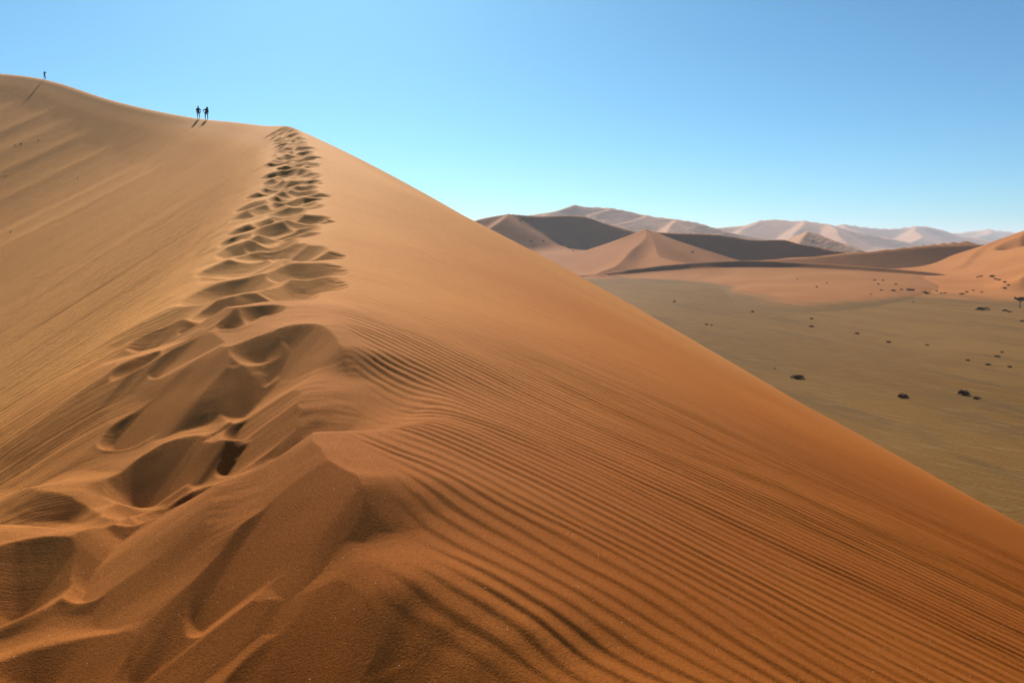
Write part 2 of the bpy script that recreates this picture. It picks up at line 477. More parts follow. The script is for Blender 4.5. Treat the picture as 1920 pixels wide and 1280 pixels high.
def N(nt, kind, **kw):
    n = nt.nodes.new('ShaderNode' + kind)
    for k, v in kw.items():
        if k in ('operation', 'blend_type', 'data_type', 'attribute_name', 'noise_dimensions', 'feature', 'clamp', 'interpolation_type', 'vector_type', 'normalize'):
            setattr(n, k, v)
        else:
            n.inputs[k].default_value = v
    return n


def math_node(nt, op, a, b=None, c=None):
    n = nt.nodes.new('ShaderNodeMath')
    n.operation = op
    for i, v in enumerate((a, b, c)):
        if v is None:
            continue
        if isinstance(v, (int, float)):
            n.inputs[i].default_value = v
        else:
            nt.links.new(v, n.inputs[i])
    return n.outputs[0]


def mix_col(nt, fac, a, b, blend='MIX'):
    n = nt.nodes.new('ShaderNodeMix')
    n.data_type = 'RGBA'
    n.blend_type = blend
    for sock, v in ((n.inputs[0], fac), (n.inputs[6], a), (n.inputs[7], b)):
        if isinstance(v, (int, float)):
            sock.default_value = v
        elif isinstance(v, tuple):
            sock.default_value = (*v, 1)
        else:
            nt.links.new(v, sock)
    return n.outputs[2]


def ramp01(nt, v, lo, hi):
    n = nt.nodes.new('ShaderNodeMapRange')
    n.interpolation_type = 'SMOOTHSTEP'
    n.inputs[1].default_value, n.inputs[2].default_value = lo, hi
    nt.links.new(v, n.inputs[0])
    return n.outputs[0]


def obj_noise(nt, vec, scale, detail=3, rough=.55, dims='3D'):
    n = nt.nodes.new('ShaderNodeTexNoise')
    n.noise_dimensions = dims
    n.inputs['Scale'].default_value = scale
    n.inputs['Detail'].default_value = detail
    n.inputs['Roughness'].default_value = rough
    if vec is not None:
        nt.links.new(vec, n.inputs['Vector'])
    return n.outputs[0]


def mapped(nt, vec, rot_z=0, scale=(1, 1, 1)):
    n = nt.nodes.new('ShaderNodeMapping')
    n.vector_type = 'TEXTURE'                 # rotate first, then stretch: scale = length along each axis
    n.inputs['Rotation'].default_value = (0, 0, rot_z)
    n.inputs['Scale'].default_value = scale
    nt.links.new(vec, n.inputs['Vector'])
    return n.outputs[0]


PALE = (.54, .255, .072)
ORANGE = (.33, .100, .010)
VIGNETTE_TONE = (.200, .052, .0042)


def near_sand():
    m, nt, b = new_mat('rippled_sand')
    L = nt.links
    tc = nt.nodes.new('ShaderNodeTexCoord').outputs['Object']

    def attr(n):
        a = nt.nodes.new('ShaderNodeAttribute')
        a.attribute_name = n
        return a.outputs['Fac']
    arc, off, ph, ra = attr('arc'), attr('off'), attr('phase'), attr('ripple')
    # colour: paler, coarser sand on the lee side, redder on the windward flank
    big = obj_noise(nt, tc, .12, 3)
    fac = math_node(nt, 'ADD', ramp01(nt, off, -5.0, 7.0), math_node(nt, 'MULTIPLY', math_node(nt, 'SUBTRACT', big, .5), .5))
    fac = math_node(nt, 'SUBTRACT', fac, math_node(nt, 'MULTIPLY', ramp01(nt, arc, 66, 105), .75))  # paling towards the summit: partly sand tone, partly painted haze and lens falloff
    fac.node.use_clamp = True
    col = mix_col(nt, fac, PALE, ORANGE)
    # painted vignetting: sand colour darkened and reddened towards this end of the crest
    vignette = math_node(nt, 'ADD', ramp01(nt, arc, 76, 63), math_node(nt, 'MULTIPLY', math_node(nt, 'SUBTRACT', obj_noise(nt, tc, .5, 3), .5), .5))
    vignette.node.use_clamp = True
    col = mix_col(nt, math_node(nt, 'MULTIPLY', vignette, .85), col, VIGNETTE_TONE)
    # grain
    g1 = obj_noise(nt, tc, 135, 3, .75)
    g2 = obj_noise(nt, tc, 45, 3, .65)
    col = mix_col(nt, math_node(nt, 'MULTIPLY', ramp01(nt, g1, .40, .62), .8), col, (.62, .54, .44), 'MULTIPLY')
    col = mix_col(nt, math_node(nt, 'MULTIPLY', ramp01(nt, g2, .45, .70), .5), col, (.78, .70, .62), 'MULTIPLY')
    # sparkle of quartz grains, painted into the base colour as pale dots
    vo = nt.nodes.new('ShaderNodeTexVoronoi')
    vo.inputs['Scale'].default_value = 55
    L.new(tc, vo.inputs['Vector'])
    dots = math_node(nt, 'MULTIPLY', math_node(nt, 'LESS_THAN', vo.outputs['Distance'], .085),
                     math_node(nt, 'GREATER_THAN', N_sep(nt, vo.outputs['Color']), .93))
    col = mix_col(nt, dots, col, (.9, .82, .68))
    # runnels of the lee side, drawn down the slope
    cv = nt.nodes.new('ShaderNodeCombineXYZ')
    L.new(arc, cv.inputs[0])
    L.new(math_node(nt, 'MULTIPLY', off, .035), cv.inputs[1])
    st = obj_noise(nt, cv.outputs[0], 2.8, 7, .74)
    lee = ramp01(nt, off, -1.4, -4.5)
    col = mix_col(nt, math_node(nt, 'MULTIPLY', lee, math_node(nt, 'MULTIPLY', ramp01(nt, st, .51, .64), .42)), col, (.30, .135, .040))
    L.new(col, b.inputs['Base Color'])
    # relief
    fr = math_node(nt, 'FRACT', math_node(nt, 'DIVIDE', ph, 2 * math.pi))
    wave = ramp01(nt, math_node(nt, 'MINIMUM', math_node(nt, 'DIVIDE', fr, .28), math_node(nt, 'DIVIDE', math_node(nt, 'SUBTRACT', 1.0, fr), .72)), 0, 1)
    wave = math_node(nt, 'MULTIPLY', wave, 2.0)
    rip = math_node(nt, 'MULTIPLY', wave, math_node(nt, 'MULTIPLY', ra, 1.2))
    # fine wind lines of the far windward flank
    wv = mapped(nt, tc, math.radians(-36), (3.2, .2, 3.2))
    fl = math_node(nt, 'MULTIPLY', math_node(nt, 'MULTIPLY', obj_noise(nt, wv, 1.6, 5, .6), ramp01(nt, off, .3, 2.5)), .034)
    run = math_node(nt, 'MULTIPLY', math_node(nt, 'MULTIPLY', st, lee), .36)
    gr = math_node(nt, 'ADD', math_node(nt, 'MULTIPLY', g1, .0036), math_node(nt, 'MULTIPLY', obj_noise(nt, tc, 90, 2, .6), .0022))
    h = math_node(nt, 'ADD', math_node(nt, 'ADD', rip, fl), math_node(nt, 'ADD', run, gr))
    bu = nt.nodes.new('ShaderNodeBump')
    bu.inputs['Strength'].default_value = 1
    bu.inputs['Distance'].default_value = 1
    L.new(h, bu.inputs['Height'])
    L.new(bu.outputs[0], b.inputs['Normal'])
    return m


def N_sep(nt, col):
    n = nt.nodes.new('ShaderNodeSeparateColor')
    nt.links.new(col, n.inputs[0])
    return n.outputs[0]


def far_sand(name, col_a, col_b, scale, bump, speck=0.0, foot=False):
    m, nt, b = new_mat(name)
    tc = nt.nodes.new('ShaderNodeTexCoord').outputs['Object']
    n1 = obj_noise(nt, tc, scale, 5, .6)
    st = obj_noise(nt, mapped(nt, tc, 1.1, (3.0, .8, .6)), scale * 4, 5, .65)
    f = math_node(nt, 'ADD', ramp01(nt, n1, .35, .68), math_node(nt, 'MULTIPLY', math_node(nt, 'SUBTRACT', st, .5), .8))
    f.node.use_clamp = True
    col = mix_col(nt, f, col_a, col_b)
    if speck:
        sp = obj_noise(nt, tc, scale * 40, 3, .7)
        col = mix_col(nt, math_node(nt, 'MULTIPLY', ramp01(nt, sp, .60, .72), speck), col, (.12, .07, .03))
    if foot:                                              # thin sand over gravel along the foot
        sz = nt.nodes.new('ShaderNodeSeparateXYZ')
        nt.links.new(tc, sz.inputs[0])
        hgt = math_node(nt, 'ADD', sz.outputs[2], math_node(nt, 'MULTIPLY', math_node(nt, 'SUBTRACT', obj_noise(nt, mapped(nt, tc, math.radians(-78), (5, .8, 1)), .12, 5, .65), .5), 1.8))
        col = mix_col(nt, ramp01(nt, hgt, 1.0, .1), col, (.105, .058, .016))
    nt.links.new(col, b.inputs['Base Color'])
    bu = nt.nodes.new('ShaderNodeBump')
    bu.inputs['Strength'].default_value = 1
    bu.inputs['Distance'].default_value = bump
    nt.links.new(math_node(nt, 'ADD', st, obj_noise(nt, tc, scale * 14, 4, .6)), bu.inputs['Height'])
    nt.links.new(bu.outputs[0], b.inputs['Normal'])
    return m


def plain_mat():
    m, nt, b = new_mat('gravel')
    tc = nt.nodes.new('ShaderNodeTexCoord').outputs['Object']
    n1 = obj_noise(nt, mapped(nt, tc, math.radians(-80), (1.6, .6, 1)), .012, 4, .6)
    st = obj_noise(nt, mapped(nt, tc, math.radians(-81), (5, .5, 1)), .09, 6, .62)
    st2 = obj_noise(nt, mapped(nt, tc, math.radians(-55), (3, .5, 1)), .55, 4, .6)
    col = mix_col(nt, ramp01(nt, n1, .35, .68), (.098, .049, .010), (.138, .072, .018))
    col = mix_col(nt, math_node(nt, 'MULTIPLY', ramp01(nt, st, .50, .66), .62), col, (.072, .043, .016))
    col = mix_col(nt, math_node(nt, 'MULTIPLY', ramp01(nt, st2, .48, .68), .35), col, (.19, .118, .048))
    sp = obj_noise(nt, tc, 1.3, 3, .75)
    col = mix_col(nt, math_node(nt, 'MULTIPLY', ramp01(nt, sp, .62, .72), .30), col, (.055, .032, .014))
    nt.links.new(col, b.inputs['Base Color'])
    bu = nt.nodes.new('ShaderNodeBump')
    bu.inputs['Strength'].default_value = 1
    bu.inputs['Distance'].default_value = .12
    nt.links.new(math_node(nt, 'ADD', math_node(nt, 'MULTIPLY', st2, 1.2), obj_noise(nt, tc, 2.5, 3, .6)), bu.inputs['Height'])
    nt.links.new(bu.outputs[0], b.inputs['Normal'])
    return m


def plain_colour(name, col, rough=.85):
    m, nt, b = new_mat(name)
    tc = nt.nodes.new('ShaderNodeTexCoord').outputs['Object']
    n = obj_noise(nt, tc, 9, 3)
    c = mix_col(nt, ramp01(nt, n, .3, .7), tuple(v * .75 for v in col), tuple(v * 1.2 for v in col))
    nt.links.new(c, b.inputs['Base Color'])
    b.inputs['Roughness'].default_value = rough
    return m


# ------------------------------------------------------------------ mesh helpers
def link(o, parent=None):
    scene.collection.objects.link(o)
    if parent is not None:
        o.parent = parent
    return o


def grid_mesh(name, x, y, z, nr, nc, wrap=False, keep=None, cap=False):
    """x, y, z are nr*nc arrays in row order"""
    co = np.empty((nr * nc, 3), np.float32)
    co[:, 0], co[:, 1], co[:, 2] = x, y, z + EYE
    i = np.arange(nr - 1)[:, None] * nc
    j = np.arange(nc if wrap else nc - 1)[None, :]
    j2 = (j + 1) % nc
    q = np.stack([i + j, i + nc + j, i + nc + j2, i + j2], -1).reshape(-1, 4)[:, ::-1]
    if keep is not None:
        q = q[keep[q].any(1)]
        used = np.zeros(nr * nc, bool)
        used[q.ravel()] = True
        idx = np.cumsum(used) - 1
        co, q = co[used], idx[q]
    me = bpy.data.meshes.new(name)
    nv = len(co)
    me.vertices.add(nv)
    me.vertices.foreach_set('co', co.ravel())
    nf = len(q)
    loops = q.ravel().astype(np.int32)
    starts = np.arange(0, nf * 4, 4, dtype=np.int32)
    if cap:
        ring = np.arange(nc, dtype=np.int32)
        loops = np.concatenate([loops, ring])
        starts = np.concatenate([starts, [nf * 4]]).astype(np.int32)
        nf += 1
    me.loops.add(len(loops))
    me.loops.foreach_set('vertex_index', loops)
    me.polygons.add(nf)
    me.polygons.foreach_set('loop_start', starts)
    me.update(calc_edges=True)
    me.validate()
    me.shade_smooth()
    return me


def structure(name, me, mat, label):
    me.materials.append(mat)
    o = link(bpy.data.objects.new(name, me))
    o['kind'] = 'structure'
    o['label'] = label
    return o


# ------------------------------------------------------------------ the dune underfoot
az = np.radians(np.concatenate([np.linspace(-178, -60, 30), np.linspace(-58, -37, 24)[:-1], np.linspace(-37, 35, 620), np.linspace(36, 60, 26), np.linspace(63, 180, 30)]))
rr = np.concatenate([np.geomspace(.3, 1.75, 40), np.geomspace(1.76, 20, 980), np.geomspace(20.1, 70, 380), np.geomspace(70.6, 420, 170)])
R, A = np.meshgrid(rr, az, indexing='ij')
gx, gy = (R * np.sin(A)).ravel(), (R * np.cos(A)).ravel()
gz, garc, goff, gph, grip = dune_height(gx, gy)
gz = gz.reshape(len(rr), len(az))
ri, ci = np.nonzero((rr > 1.7) & (rr < 66))[0], np.nonzero(np.abs(az) < math.radians(37.5))[0]
blk = np.ix_(ri, ci)
sl = goff.reshape(gz.shape)[blk]
msk = sstep(-4.0, -2.7, sl) * (1 - sstep(.9, 1.7, sl)) * (1 - sstep(58, 65, rr[ri]))[:, None]
lim = (.60 + .12 * sstep(17, 30, rr[ri]))[:, None] * (1 + .16 * fbm(gx, gy, 95, 1)).reshape(gz.shape)[blk] * (1 + .14 * fbm(gx / .33, gy / .33, 96, 2)).reshape(gz.shape)[blk]
gz[blk] += msk * (settle(gz[blk].copy(), rr[ri], az[ci], lim, 28) - gz[blk])
gz = gz.ravel()
me = grid_mesh('dune', gx, gy, gz, len(rr), len(az), wrap=True, cap=True)
for nm, arr in (('arc', garc), ('off', goff), ('phase', gph), ('ripple', grip)):
    me.attributes.new(nm, 'FLOAT', 'POINT').data.foreach_set('value', arr.astype(np.float32))
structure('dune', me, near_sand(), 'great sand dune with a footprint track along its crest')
del R, A, gx, gy, gz, garc, goff, gph, grip

# ------------------------------------------------------------------ plain and far dunes
n = 181
k = np.linspace(-1, 1, n)
k = np.sign(k) * (np.abs(k) ** 3) * 7200 + k * 800
X, Y = np.meshgrid(k, k + 200)
zz = plain_height(X.ravel(), Y.ravel())
me = grid_mesh('gravel_plain', X.ravel(), Y.ravel(), zz, n, n)
structure('gravel_plain', me, plain_mat(), 'flat olive brown gravel plain between the dunes')

M_ORANGE = far_sand('orange_sand', (.205, .078, .020), (.235, .098, .030), .03, .10, 0, True)
M_BRIGHT = far_sand('bright_orange_sand', (.25, .092, .022), (.285, .115, .032), .03, .10, 0, True)
M_TAN = far_sand('tan_sand', (.25, .095, .025), (.21, .075, .018), .012, .5, .25)
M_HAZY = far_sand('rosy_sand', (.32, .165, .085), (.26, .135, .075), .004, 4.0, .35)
FAR_LOOK = {
    'low': ('low_dune', M_ORANGE, 'low orange dune with a thin dark slip face across the plain'),
    'brown': ('slope_dune', M_ORANGE, 'long smooth brown dune slope rising behind the low dune'),
    'right': ('tall_dune', M_BRIGHT, 'tall orange dune cut off by the right edge'),
    'knoll': ('small_dune', M_ORANGE, 'small sharp dune top peeking over the brown slope'),
    'pyramid': ('pyramid_dune', M_TAN, 'pyramid shaped dune with a long dark slip face'),
    'broad': ('broad_dune', M_TAN, 'broad dune with dark crest beside the big dune edge'),
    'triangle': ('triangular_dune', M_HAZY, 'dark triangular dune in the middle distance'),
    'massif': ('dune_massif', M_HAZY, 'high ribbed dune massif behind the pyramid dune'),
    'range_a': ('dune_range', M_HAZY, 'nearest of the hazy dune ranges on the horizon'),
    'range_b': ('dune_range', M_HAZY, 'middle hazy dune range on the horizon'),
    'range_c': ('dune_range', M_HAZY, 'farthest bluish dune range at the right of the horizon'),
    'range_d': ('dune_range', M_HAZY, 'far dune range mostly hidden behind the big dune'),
}
for key, d in FAR.items():
    nc, nr = d['n']
    a = np.radians(np.linspace(d['az'][0], d['az'][1], nc))
    r = np.geomspace(d['rr'][0], d['rr'][1], nr)
    R, A = np.meshgrid(r, a, indexing='ij')
    x, y = (R * np.sin(A)).ravel(), (R * np.cos(A)).ravel()
    z = np.maximum(far_height(key, x, y), -EYE - 2.5)
    me = grid_mesh(FAR_LOOK[key][0], x, y, z, nr, nc, keep=z > -EYE - 1.2)
    structure(FAR_LOOK[key][0], me, FAR_LOOK[key][1], FAR_LOOK[key][2])


# ------------------------------------------------------------------ things standing in the place
def ground(x, y):
    X, Y = np.array([float(x)]), np.array([float(y)])
    z = float(plain_height(X, Y)[0])
    if math.hypot(x, y) < 400:
        z = max(z, float(dune_height(X, Y)[0][0]))
    for key, d in FAR.items():
        a = math.degrees(math.atan2(x, y))
        if d['az'][0] <= a <= d['az'][1] and d['rr'][0] <= math.hypot(x, y) <= d['rr'][1]:
            z = max(z, float(far_height(key, X, Y)[0]))
    return z + EYE


def tag(o, label, cat, group=None):
    o['label'], o['category'] = label, cat
    if group:
        o['group'] = group
    return o


def from_faces(name, verts, faces, mat, smooth=False):
    me = bpy.data.meshes.new(name)
    me.from_pydata(verts, [], faces)
    me.materials.append(mat)
    if smooth:
        me.shade_smooth()
    me.update()
    return me


def tube(verts, faces, path, sides=6):
    """tapered tube through (x, y, z, radius) points"""
    base = len(verts)
    n = len(path)
    for i, (x, y, z, r) in enumerate(path):
        a, b = path[max(0, i - 1)], path[min(n - 1, i + 1)]
        d = Vector((b[0] - a[0], b[1] - a[1], b[2] - a[2])).normalized()
        u = d.cross(Vector((.31, .87, .12))).normalized()
        v = d.cross(u)
        for k in range(sides):
            an = 2 * math.pi * k / sides
            p = Vector((x, y, z)) + (u * math.cos(an) + v * math.sin(an)) * r
            verts.append(tuple(p))
    for i in range(n - 1):
        for k in range(sides):
            k2 = (k + 1) % sides
            faces.append((base + i * sides + k, base + i * sides + k2, base + (i + 1) * sides + k2, base + (i + 1) * sides + k))
    faces.append(tuple(base + k for k in range(sides))[::-1])
    faces.append(tuple(base + (n - 1) * sides + k for k in range(sides)))


# ---------------------------------------------------------------- walkers
def cloth_body(name, bands):
    """one material for a body: colour by height (trousers, shirt, skin)"""
    m, nt, b = new_mat(name)
    tc = nt.nodes.new('ShaderNodeTexCoord').outputs['Object']
    sep = nt.nodes.new('ShaderNodeSeparateXYZ')
    nt.links.new(tc, sep.inputs[0])
    rp = nt.nodes.new('ShaderNodeValToRGB')
    rp.color_ramp.interpolation = 'CONSTANT'
    el = rp.color_ramp.elements
    for i, (h, c) in enumerate(bands):
        e = el[i] if i < 2 else el.new(h / 2)
        e.position = h / 2
        e.color = (*c, 1)
    nt.links.new(math_node(nt, 'MULTIPLY', sep.outputs[2], .5), rp.inputs[0])
    nt.links.new(rp.outputs[0], b.inputs['Base Color'])
    return m


def walker(x, y, turn, joints, mat, label, extras, group=None):
    root = link(bpy.data.objects.new('person', None))
    root.empty_display_size = .3
    root.location = (x, y, ground(x, y) - .03)
    root.rotation_euler = (0, 0, turn)
    root.scale = (1.0, 1.0, .98)
    tag(root, label, 'person', group)
    chain = [('pelvis', None, .135), ('waist', 'pelvis', .125), ('chest', 'waist', .155), ('neck', 'chest', .055), ('chin', 'neck', .06), ('brow', 'chin', .095), ('top', 'brow', .075)]
    for s in 'lr':
        chain += [('hip' + s, 'pelvis', .10), ('knee' + s, 'hip' + s, .068), ('ankle' + s, 'knee' + s, .045), ('toe' + s, 'ankle' + s, .04),
                  ('sho' + s, 'chest', .075), ('elb' + s, 'sho' + s, .048), ('wri' + s, 'elb' + s, .034), ('palm' + s, 'wri' + s, .036)]
    J = dict(pelvis=(0, 0, .95), waist=(0, 0, 1.1), chest=(0, 0, 1.34), neck=(0, 0, 1.5), chin=(0, .02, 1.57), brow=(0, .01, 1.66), top=(0, 0, 1.74))
    J.update(joints)
    for s in 'lr':
        w = Vector(J['wri' + s])
        d = (w - Vector(J['elb' + s])).normalized()
        J['palm' + s] = tuple(w + d * .08)
        for f, off in enumerate((-.03, -.01, .01, .03)):
            side = d.cross(Vector((0, 1, .2))).normalized()
            nm = 'fin%d%s' % (f, s)
            J[nm] = tuple(Vector(J['palm' + s]) + side * off + d * (.07, .085, .08, .06)[f])
            chain.append((nm, 'palm' + s, .009))
        J['thumb' + s] = tuple(w + d * .05 + d.cross(Vector((0, 1, .2))).normalized() * .055)
        chain.append(('thumb' + s, 'wri' + s, .010))
    names = [c[0] for c in chain]
    me = bpy.data.meshes.new('body')
    bm = bmesh.new()
    layer = bm.verts.layers.skin.verify()
    vs_ = []
    for i, (n_, p, r) in enumerate(chain):
        w = bm.verts.new(J[n_])
        w[layer].radius = (r, r)
        w[layer].use_root = (i == 0)
        vs_.append(w)
    for i, (n_, p, r) in enumerate(chain):
        if p:
            bm.edges.new((vs_[names.index(p)], vs_[i]))
    bm.to_mesh(me)
    bm.free()
    me.materials.append(mat)
    body = link(bpy.data.objects.new('body', me), root)
    sk = body.modifiers.new('skin', 'SKIN')
    sk.use_smooth_shade = True
    ss = body.modifiers.new('smooth', 'SUBSURF')
    ss.levels = ss.render_levels = 1
    for nm, c, size, em in extras:
        # rounded, bevelled lump: backpack, hat, camera, hair
        vv, ff = [], []
        nseg, nring = 10, 7
        for i in range(nring + 1):
            th = math.pi * i / nring
            for k in range(nseg):
                p = 2 * math.pi * k / nseg
                sx, sy, sz = math.sin(th) * math.cos(p), math.sin(th) * math.sin(p), math.cos(th)
                e = .55 if nm in ('backpack', 'camera', 'bag') else 1.0
                q = [math.copysign(abs(v) ** e, v) for v in (sx, sy, sz)]
                if nm == 'hat' and i == nring - 2:
                    q = [q[0] * 1.7, q[1] * 1.7, q[2]]
                vv.append((c[0] + q[0] * size[0], c[1] + q[1] * size[1], c[2] + q[2] * size[2]))
        for i in range(nring):
            for k in range(nseg):
                k2 = (k + 1) % nseg
                ff.append((i * nseg + k, (i + 1) * nseg + k, (i + 1) * nseg + k2, i * nseg + k2))
        link(bpy.data.objects.new(nm, from_faces(nm, vv, ff, em, True)), root)
    return root


BLACK = plain_colour('black_cloth', (.012, .012, .016))
NAVY = plain_colour('navy_nylon', (.014, .016, .035))
HAIR = plain_colour('dark_hair', (.015, .010, .008))
SKIN = (.25, .13, .08)
walker(-44.67, 116.5, .5, dict(hipl=(-.10, 0, .92), kneel=(-.11, .06, .50), anklel=(-.12, -.02, .09), toel=(-.13, .16, .04),
                               hipr=(.10, 0, .92), kneer=(.13, .16, .52), ankler=(.16, .10, .10), toer=(.18, .26, .04),
                               shol=(-.19, 0, 1.42), elbl=(-.30, .02, 1.16), wril=(-.22, .12, .95),
                               shor=(.19, 0, 1.42), elbr=(.36, .0, 1.17), wrir=(.30, .14, .95)),
       cloth_body('purple_jacket', [(0, (.02, .02, .02)), (.09, (.26, .24, .28)), (.62, (.03, .03, .06)), (.93, (.030, .012, .040)), (1.5, SKIN)]),
       'hiker in dark purple jacket and pale trousers with backpack, left of the walking pair',
       [('backpack', (-.05, -.24, 1.22), (.20, .15, .28), NAVY), ('hair', (0, -.015, 1.69), (.10, .11, .10), HAIR), ('bag', (.20, .10, .93), (.12, .08, .07), BLACK)], 'walkers on the crest')
walker(-42.05, 112.5, .3, dict(hipl=(-.11, 0, .92), kneel=(-.16, .04, .50), anklel=(-.12, -.02, .09), toel=(-.14, .16, .04),
                               hipr=(.11, 0, .92), kneer=(.15, .10, .50), ankler=(.14, .02, .09), toer=(.15, .20, .04),
                               chest=(.03, .05, 1.33), neck=(.10, .09, 1.48), chin=(.12, .11, 1.55), brow=(.13, .12, 1.62), top=(.13, .11, 1.70),
                               shol=(-.17, .04, 1.42), elbl=(-.42, -.02, 1.26), wril=(-.24, .08, 1.02),
                               shor=(.21, .04, 1.40), elbr=(.27, .02, 1.12), wrir=(.24, .16, .95)),
       cloth_body('black_outfit', [(0, (.015, .015, .015)), (.09, (.012, .013, .02)), (.92, (.012, .022, .02)), (1.3, (.012, .022, .02)), (1.52, SKIN)]),
       'hiker in black, hand on hip, wearing a backpack, right of the walking pair',
       [('backpack', (.12, -.18, 1.25), (.21, .16, .30), BLACK), ('hat', (.13, .10, 1.70), (.12, .12, .10), BLACK), ('bag', (-.20, .0, .98), (.09, .08, .08), BLACK)], 'walkers on the crest')
walker(-102.3, 180, -.3, dict(hipl=(-.12, 0, .92), kneel=(-.19, .05, .50), anklel=(-.22, 0, .09), toel=(-.25, .16, .04),
                              hipr=(.12, 0, .92), kneer=(.16, .05, .50), ankler=(.17, 0, .09), toer=(.20, .16, .04),
                              shol=(-.19, 0, 1.44), elbl=(-.38, .16, 1.50), wril=(-.17, .30, 1.62),
                              shor=(.19, 0, 1.44), elbr=(.36, .18, 1.48), wrir=(.14, .30, 1.62)),
       cloth_body('dark_shirt', [(0, (.02, .02, .02)), (.09, (.02, .018, .03)), (.9, (.035, .02, .05)), (1.3, (.035, .02, .05)), (1.54, SKIN)]),
       'lone person with arms raised to the face on the far left crest',
       [('hair', (0, -.015, 1.70), (.10, .11, .09), HAIR), ('camera', (0, .34, 1.63), (.08, .06, .055), BLACK)])


# ---------------------------------------------------------------- shrubs
M_SHRUB = plain_colour('dry_shrub', (.050, .028, .012))
M_LEAF = plain_colour('thorn_leaf', (.050, .050, .020))
M_BARK = plain_colour('grey_bark', (.09, .065, .045))


def shrub_mesh(seed):
    r = random.Random(seed)
    v, f = [], []
    lobes = [(r.uniform(-.35, .35), r.uniform(-.3, .3), r.uniform(.26, .46)) for _ in range(5)] + [(0, 0, .5)]
    for _ in range(420):
        lx, ly, lr = r.choice(lobes)
        a, e = r.uniform(0, 2 * math.pi), math.asin(r.uniform(0.02, 1))
        rad = lr * r.uniform(.55, 1.0)
        p = Vector((lx + rad * math.cos(a) * math.cos(e), ly + rad * math.sin(a) * math.cos(e), .72 * rad * math.sin(e)))
        d = Vector((math.cos(a), math.sin(a), r.uniform(.2, 1.3))).normalized()
        s = d.cross(Vector((r.uniform(-1, 1), r.uniform(-1, 1), r.uniform(-1, 1)))).normalized() * r.uniform(.012, .03)
        L = d * r.uniform(.06, .15)
        i = len(v)
        v += [tuple(p - s), tuple(p + s), tuple(p + L * .6 + s), tuple(p + L)]
        f.append((i, i + 1, i + 2, i + 3))
    for _ in range(14):                                    # woody stems
        a = r.uniform(0, 2 * math.pi)
        tube(v, f, [(0, 0, -.06, .02), (.2 * math.cos(a), .2 * math.sin(a), .14, .015), (.42 * math.cos(a), .42 * math.sin(a), r.uniform(.18, .34), .006)], 4)
    return from_faces('shrub', v, f, M_SHRUB)


SHRUBS = [shrub_mesh(s) for s in (1, 2, 3, 4)]
_sr = random.Random(5)
_count = [0]


def shrub(x, y, w, label, group=None, tall=1.0):
    o = link(bpy.data.objects.new('shrub', SHRUBS[_count[0] % 4]))
    _count[0] += 1
    k = w * 1.05
    o.location = (x, y, ground(x, y) - .02)
    o.scale = (k, k, k * tall * 1.35)
    o.rotation_euler = (0, 0, _sr.uniform(0, 6.28))
    tag(o, label, 'shrub', group)
    return o


G1, G2, G3 = 'shrubs on the gravel plain', 'shrubs on the orange sand', 'shrubs on the far tan dunes'
for x, y, w, lab in [
        (43.2, 119.0, 1.45, 'round dark shrub on the plain, nearest to the big dune edge'),
        (51.6, 103.6, 1.2, 'dark shrub on the plain, middle one of the three big near shrubs'),
        (60.5, 105.1, 1.5, 'large dark shrub nearest the right edge, bigger of the close pair'),
        (60.7, 102.4, .70, 'small shrub tucked just right of the large one, smaller of the close pair'),
        (73.2, 241.7, .97, 'lone small shrub far out on the plain below the low dune middle'),
        (82.8, 219.2, .88, 'upper of two small shrubs standing one above the other on the plain'),
        (74.7, 197.4, 1.0, 'lower of two small shrubs standing one above the other on the plain'),
        (79.3, 182.0, .92, 'small shrub halfway along the diagonal row across the plain'),
        (79.1, 165.9, .8, 'small shrub at the lower end of the diagonal row across the plain'),
        (58.4, 286.3, 1.15, 'farthest small shrub on the plain, near the low dune foot at left'),
        (49.7, 202.5, .72, 'left shrub of the tiny pair beside the big dune edge'),
        (50.6, 201.0, .58, 'right shrub of the tiny pair beside the big dune edge'),
        (84.6, 161.2, .6, 'tiny shrub between the diagonal row and the right edge cluster'),
        (79.6, 137.6, .6, 'tiny shrub leftmost in the loose cluster above the close pair'),
        (79.9, 132.4, .7, 'lowest shrub in the loose cluster above the close pair'),
        (92.3, 148.7, .6, 'topmost tiny shrub in the loose cluster near the right edge'),
        (87.8, 142.6, .72, 'widest tiny shrub in the loose cluster near the right edge'),
        (82.1, 129.9, .6, 'rightmost tiny shrub of the loose cluster at the right edge'),
        (43.3, 129.7, .4, 'tiny tuft just left of the round dark shrub on the plain')]:
    shrub(x, y, w, lab, G1)
for x, y, w, lab in [
        (147.3, 248.8, 3.0, 'wide flat dark shrub on the orange sand left of the tree'),
        (151.8, 244.6, 1.64, 'left of the two touching shrubs under the tree'),
        (150.8, 240.7, 1.13, 'right of the two touching shrubs under the tree'),
        (136.5, 211.9, 1.5, 'dark shrub cut by the right edge below the tree')]:
    shrub(x, y, w, lab, G2, .7)
for x, y, w in [(129.8, 339.7, .91), (170.0, 374.2, 1.0), (172.4, 370.8, .99), (154.1, 321.6, 1.29), (160.1, 327.7, .88), (163.3, 328.0, 1.54), (165.3, 328.9, 1.32),
                (168.5, 325.0, 1.31), (167.0, 320.0, 1.5), (171.7, 318.6, .85), (173.8, 319.8, .86), (176.5, 312.8, 1.26), (183.3, 321.1, 1.08), (189.6, 327.5, .88),
                (199.4, 322.6, 1.3), (160.5, 349.9, .94), (149.2, 322.0, .86), (168.8, 350.6, .94), (176.8, 331.6, .89), (187.8, 318.5, .85), (139.4, 389.9, .78),
                (141.7, 359.1, .72), (137.2, 304.3, .61), (143.6, 284.7, .57)]:
    shrub(x, y, w * 1.15, 'small dark shrub scattered over the face of the low orange dune', G2 + ', low dune face')
_row = []
